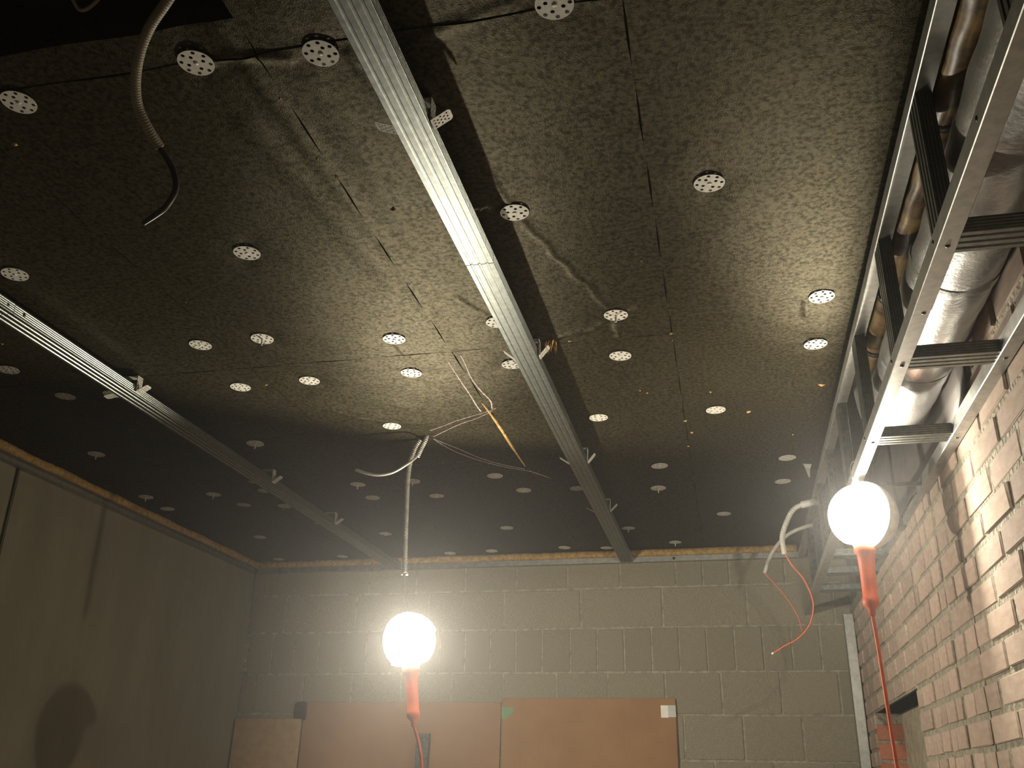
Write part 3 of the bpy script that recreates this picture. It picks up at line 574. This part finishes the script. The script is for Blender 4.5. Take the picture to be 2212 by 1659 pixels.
# ------------------------------------------------------------------ lamps
def hand_lamp(c, axis, label, cable, hook, strength, shade, rg=0.080):
    ax = Vector(axis).normalized(); t = empty('hand_lamp', label, 'lamp', Z(c), 'orange inspection lamps hung upside down')
    cv = Vector(c)
    pr = [(rg * math.sin(a) * 0 + -rg * math.cos(a), max(0.0015, rg * math.sin(a))) for a in [math.pi * k / 18 for k in range(0, 15)]] + [(rg * 0.86, 0.030), (rg * 1.05, 0.0215)]
    g_ = lathe('glare_globe', pr, emit('glare_glow', 8.0), None, cv, ax, 24); sub(g_, t); g_['label'] = 'glowing white glass globe, oversized to stand in for the glare'  # globe made larger than a real bulb to imitate its lens bloom
    ld = bpy.data.lights.new('bulb_light', 'POINT'); ld.shadow_soft_size = 0.015; ld.color = LAMP_COL; ld.energy = strength
    lo = bpy.data.objects.new('bulb_light', ld); C.objects.link(lo); lo.location = Z(c); sub(lo, t)
    vv, ff = [], []; na, nz = 20, 16; a0, a1 = math.radians(shade[0]), math.radians(shade[1])      # unseen reflector shield behind the globe, outline shaped to shade ceiling and walls
    for rr in (rg * 1.06, rg * 1.09):
        for i in range(nz + 1):
            for k in range(na + 1):
                a = a0 + (a1 - a0) * k / na
                pm = shade[2] if len(shade) < 4 else shade[2] + (shade[3] - shade[2]) * min(1, max(0, (math.degrees(a) - shade[4]) / 12))
                ph = math.pi * (0.015 + (pm - 0.015) * i / nz)
                vv.append((c[0] + rr * math.sin(ph) * math.cos(a), c[1] + rr * math.sin(ph) * math.sin(a), c[2] + rr * math.cos(ph) + CZ))
    m1 = (nz + 1) * (na + 1)
    for i in range(nz):
        for k in range(na):
            q = i * (na + 1) + k; ff += [(q, q + na + 1, q + na + 2, q + 1), (q + m1, q + 1 + m1, q + na + 2 + m1, q + na + 1 + m1)]
        for k in (0, na): q = i * (na + 1) + k; ff.append((q, q + m1, q + na + 1 + m1, q + na + 1))
    sub(from_py('reflector_shield', vv, ff, M['shield'], None, True), t)
    s = rg * 0.93
    h = lathe('handle', [(s, 0.022), (s + 0.004, 0.0265), (s + 0.018, 0.0265), (s + 0.022, 0.0215), (s + 0.06, 0.0185), (s + 0.10, 0.0175), (s + 0.128, 0.0178), (s + 0.130, 0.0195), (s + 0.146, 0.0195), (s + 0.150, 0.014), (s + 0.158, 0.0085), (s + 0.172, 0.0075)], M['orange'], None, cv, ax, 24); sub(h, t)
    end = cv + ax * (s + 0.170)
    sub(tube('cable', [tuple(end)] + cable, 0.0046, M['orange'], None, 10, 8), t)
    sub(tube('hook', hook, 0.0013, M['metal_wire'], None, 6, 6), t)
    return t
hand_lamp((-0.951, 2.8, 0.405), (0.12, 0, -1), 'glaring hand lamp hanging under the long conduit in the middle of the room', [(-0.900, 2.8, 0.10), (-0.888, 2.8, 0.0), (-0.86, 2.79, -0.5), (-0.82, 2.72, -1.1), (-0.80, 2.62, -1.47), (-0.7, 2.4, -1.493)],
          [(-0.953, 2.8, 0.475), (-0.961, 2.8, 0.497), (-0.972, 2.8, 0.53), (-0.976, 2.8, 0.56), (-0.979, 2.8, 0.612)], LAMP1, (15, 222, 0.37, 0.80, 122))
hand_lamp((0.343, 2.42, 0.640), (-0.02, 0, -1), 'glaring orange-handled hand lamp hooked on the box frame beside the brick wall', [(0.341, 2.42, 0.34), (0.343, 2.42, 0.267), (0.348, 2.42, 0.057), (0.36, 2.41, -0.5), (0.38, 2.38, -1.2), (0.36, 2.3, -1.49), (0.2, 2.1, -1.493)],
          [(0.343, 2.42, 0.71), (0.334, 2.42, 0.73), (0.331, 2.42, 0.765), (0.340, 2.42, 0.783), (0.347, 2.42, 0.775)], LAMP2, (-48, 78, 0.91))

# ------------------------------------------------------------------ conduits and cables
cd = empty('hanging_conduit', 'long white corrugated conduit hanging from the ceiling hole down to the lamp', 'conduit', Z((-0.958, 2.8, H)))
lc = [(-0.950, 2.8, 1.075), (-0.958, 2.8, 1.055), (-0.970, 2.8, 1.033), (-0.981, 2.8, 1.001), (-0.988, 2.8, 0.962), (-0.990, 2.8, 0.898), (-0.988, 2.8, 0.821), (-0.986, 2.8, 0.744), (-0.983, 2.8, 0.67), (-0.980, 2.8, 0.615)]
sub(tube('corrugated_tube', lc, 0.0088, M['conduit'], None, 12, 6, ribs=0.28, pitch=0.0062), cd)
for s in (-1, 1): sub(lathe('wire_clamp', [(-0.004, 0.001), (-0.003, 0.004), (0.003, 0.004), (0.004, 0.001)], M['tape_white'], None, (-0.980 + s * 0.0085, 2.797, 0.609), (0, 0, 1), 10), cd)
c2 = empty('short_conduit', 'short conduit stub in the ceiling hole with a curled grey cable coming out', 'conduit', Z((-0.931, 2.78, H)))
sub(tube('corrugated_tube', [(-0.925, 2.78, 1.07), (-0.931, 2.78, 1.046), (-0.943, 2.78, 1.02), (-0.955, 2.78, 0.990)], 0.0088, M['conduit'], None, 12, 6, ribs=0.28, pitch=0.0062), c2)
sub(tube('grey_cable', [(-0.950, 2.775, 1.0), (-0.956, 2.77, 0.985), (-0.975, 2.74, 0.952), (-1.019, 2.74, 0.928), (-1.065, 2.74, 0.921), (-1.106, 2.74, 0.928), (-1.15, 2.74, 0.943)], lambda t: 0.0036 + 0.0022 * t * t, M['grey_cable'], None, 10, 8), c2)
tag(from_py('torn_felt', [(-0.955, 2.79, H - 0.002 + CZ), (-0.93, 2.80, H - 0.002 + CZ), (-0.925, 2.77, H - 0.001 + CZ), (-0.936, 2.785, H - 0.020 + CZ)], [(0, 1, 3), (1, 2, 3), (2, 0, 3), (0, 2, 1)], M['felt'], ceiling), None)
# near left conduit with black cable
tl = [(400, -60)]
c3 = empty('dangling_conduit', 'dark dangling conduit at the top left with a bare black cable in its end', 'conduit', Z((-0.66, 0.84, 1.10)))
sub(tube('conduit', [(-0.67, 0.875, 1.16), (-0.687, 0.885, 1.12), (-0.707, 0.891, 1.085), (-0.737, 0.904, 1.05), (-0.772, 0.921, 1.02), (-0.796, 0.941, 0.99), (-0.815, 0.969, 0.965), (-0.824, 0.996, 0.945), (-0.82, 1.021, 0.925), (-0.815, 1.052, 0.91)], 0.0082, M['conduit_old'], None, 14, 8, ribs=0.10, pitch=0.0042), c3)
sub(tube('cable', [(-0.822, 1.047, 0.925), (-0.814, 1.052, 0.908), (-0.797, 1.052, 0.884), (-0.781, 1.052, 0.856), (-0.773, 1.052, 0.825), (-0.783, 1.052, 0.797), (-0.799, 1.052, 0.783), (-0.818, 1.052, 0.769)], lambda t: 0.0048 - 0.0016 * max(0, t - 0.85) / 0.15, M['black_cable'], None, 10, 8), c3)
# thin loose cables in the dark void
for q, P in enumerate(([(-1.02, 0.80, 1.2), (-0.93, 0.90, 1.12), (-0.90, 0.93, 1.09), (-0.80, 0.88, 1.13), (-0.70, 0.80, 1.2)], [(-1.22, 0.75, 1.2), (-1.14, 0.88, 1.13), (-1.10, 0.93, 1.12), (-1.08, 0.90, 1.16), (-1.05, 0.80, 1.21)])):
    t = empty('loose_cable', ('lower dark loose cable looping in the black joist void at the top left', 'upper dark loose cable looping in the black joist void at the top left')[q], 'cable', Z(P[0])); sub(tube('strand', P, 0.003, M['conduit_old'], None, 8, 8), t)
# conduits left of the right lamp
c4 = empty('white_conduit', 'thick white conduit curving down left of the right-hand lamp, red wire curling from it', 'conduit', Z((0.33, 3.42, 0.96)))
sub(tube('conduit', [(0.352, 3.42, 0.962), (0.3, 3.42, 0.957), (0.259, 3.42, 0.939), (0.231, 3.42, 0.897), (0.209, 3.42, 0.839), (0.211, 3.42, 0.777)], 0.0098, M['conduit'], None, 14, 8, ribs=0.10, pitch=0.009), c4)
sub(tube('red_wire', [(0.210, 3.42, 0.785), (0.234, 3.42, 0.735), (0.267, 3.437, 0.693), (0.289, 3.454, 0.639), (0.293, 3.471, 0.594), (0.275, 3.489, 0.541), (0.236, 3.506, 0.5), (0.188, 3.523, 0.476), (0.149, 3.54, 0.455)], 0.0026, M['red_wire'], None, 8, 8), c4)
sub(lathe('bare_tip', [(0, 0.0034), (0.008, 0.0034), (0.009, 0.001)], M['tape_white'], None, (0.149, 3.54, 0.455), (-1, 0.3, -0.5), 8), c4)
sub(tube('green_tape', [(0.335, 3.42, 0.964), (0.285, 3.42, 0.953)], 0.0125, M['tape_grey'], None, 12, 1), c4)
c5 = empty('thin_conduit', 'thinner white conduit behind the thick one, arching out of the box frame', 'conduit', Z((0.43, 3.8, 0.98)))
sub(tube('conduit', [(0.43, 3.8, 0.981), (0.36, 3.8, 0.978), (0.288, 3.8, 0.958), (0.232, 3.8, 0.923), (0.182, 3.8, 0.86), (0.153, 3.8, 0.791)], 0.0082, M['conduit'], None, 14, 8, ribs=0.10, pitch=0.009), c5)
sub(tube('red_wire', [(0.155, 3.8, 0.80), (0.158, 3.8, 0.784), (0.197, 3.8, 0.736), (0.235, 3.8, 0.678), (0.263, 3.8, 0.616), (0.272, 3.8, 0.564)], 0.0022, M['red_wire'], None, 8, 8), c5)
# pale tab under the ceiling beside the frame
t = empty('bent_metal_tab', 'small pale bent metal tab under the ceiling just left of the frame near the lamp', 'bracket', Z((0.305, 3.28, H)))
sub(from_py('tab', [(0.292, 3.26, H - 0.004 + CZ), (0.322, 3.27, H - 0.004 + CZ), (0.318, 3.30, H - 0.012 + CZ), (0.300, 3.28, H - 0.014 + CZ), (0.316, 3.36, H - 0.024 + CZ), (0.320, 3.36, H - 0.024 + CZ)], [(0, 1, 2, 3), (3, 2, 5, 4)], M['disc']), t)

# ------------------------------------------------------------------ boards and studs leaning on the back wall
def lean(name, x0, x1, ztop, ybase, ytop, th, m, label, cat='board', xo=0.0):
    vv = []; L = ztop - FLOOR
    for z, y in ((FLOOR, ybase), (ztop, ytop)):
        sx = xo if z == FLOOR else 0
        vv += [(x0 + sx, y, z + CZ), (x1 + sx, y, z + CZ), (x1 + sx, y + th, z + CZ), (x0 + sx, y + th, z + CZ)]
    bm = bmesh.new(); vs = [bm.verts.new(p) for p in vv]
    for q in ((0, 3, 2, 1), (4, 5, 6, 7), (0, 1, 5, 4), (1, 2, 6, 5), (2, 3, 7, 6), (3, 0, 4, 7)): bm.faces.new([vs[i] for i in q])
    bmesh.ops.bevel(bm, geom=bm.edges[:], offset=0.0015, segments=1, affect='EDGES')
    me = bpy.data.meshes.new(name); bm.to_mesh(me); bm.free(); o = link(name, me, m); tag(o, label, cat, 'sheets leaning on the back wall'); return o
lean('hardboard_sheet', -1.050, -0.256, 0.383, 4.440, 4.484, 0.006, M['hardboard'], 'orange-brown hardboard sheet on the back wall, right one, taped at both top corners')
lean('hardboard_sheet', -2.040, -1.058, 0.366, 4.436, 4.484, 0.006, M['hardboard_dull'], 'duller brown hardboard sheet on the back wall behind the left lamp')
lean('chipboard_offcut', -2.386, -2.040, 0.289, 4.395, 4.462, 0.012, M['chipboard'], 'small pale chipboard offcut in the left corner, in front of the brown sheet')
o = boxo('silver_tape', -0.290, -0.256, 4.4812, 4.4824, 0.303, 0.353, M['tape_grey']); tag(o, 'silver-grey tape half at the right top corner of the orange-brown sheet', 'tape')
o = boxo('white_tape', -0.322, -0.290, 4.4808, 4.4824, 0.301, 0.353, M['tape_white']); tag(o, 'white tape piece beside the silver tape on the orange-brown sheet', 'tape')
o = from_py('green_tape', [(x, y, z + CZ) for y in (4.4806, 4.4820) for x, z in ((-1.054, 0.292), (-1.030, 0.292), (-1.000, 0.318), (-0.998, 0.345), (-1.056, 0.346))], [(4, 3, 2, 1, 0), (5, 6, 7, 8, 9)] + [(i, (i + 1) % 5, (i + 1) % 5 + 5, i + 5) for i in range(5)], M['tape_green']); tag(o, 'torn green tape at the gap between the two brown sheets', 'tape')
o = boxo('dark_scrap', -2.078, -2.020, 4.462, 4.478, 0.28, 0.368, M['black_cable'], bevel=0.006); tag(o, 'dark rounded scrap wedged behind the top of the pale offcut', 'scrap')
sp = empty('leaning_stud', 'light steel stud standing before the brown sheets under the left lamp', 'stud', Z((-1.405, 4.36, FLOOR)))
sub(channel('channel', (-1.400, 4.30, FLOOR), (-1.412, 4.425, 0.225), (1, 0, 0), (0, 1, 0.05), 0.060, 0.027, 'CD', M['zinc']), sp)
cs = empty('corner_stud', 'vertical steel stud standing in the corner of block and brick wall', 'stud', Z((0.50, 4.46, FLOOR)))
sub(channel('channel', (0.496, 4.468, FLOOR), (0.500, 4.472, 0.735), (0, 1, 0), (1, 0, 0), 0.045, 0.040, 'UD', M['zinc_rail']), cs)
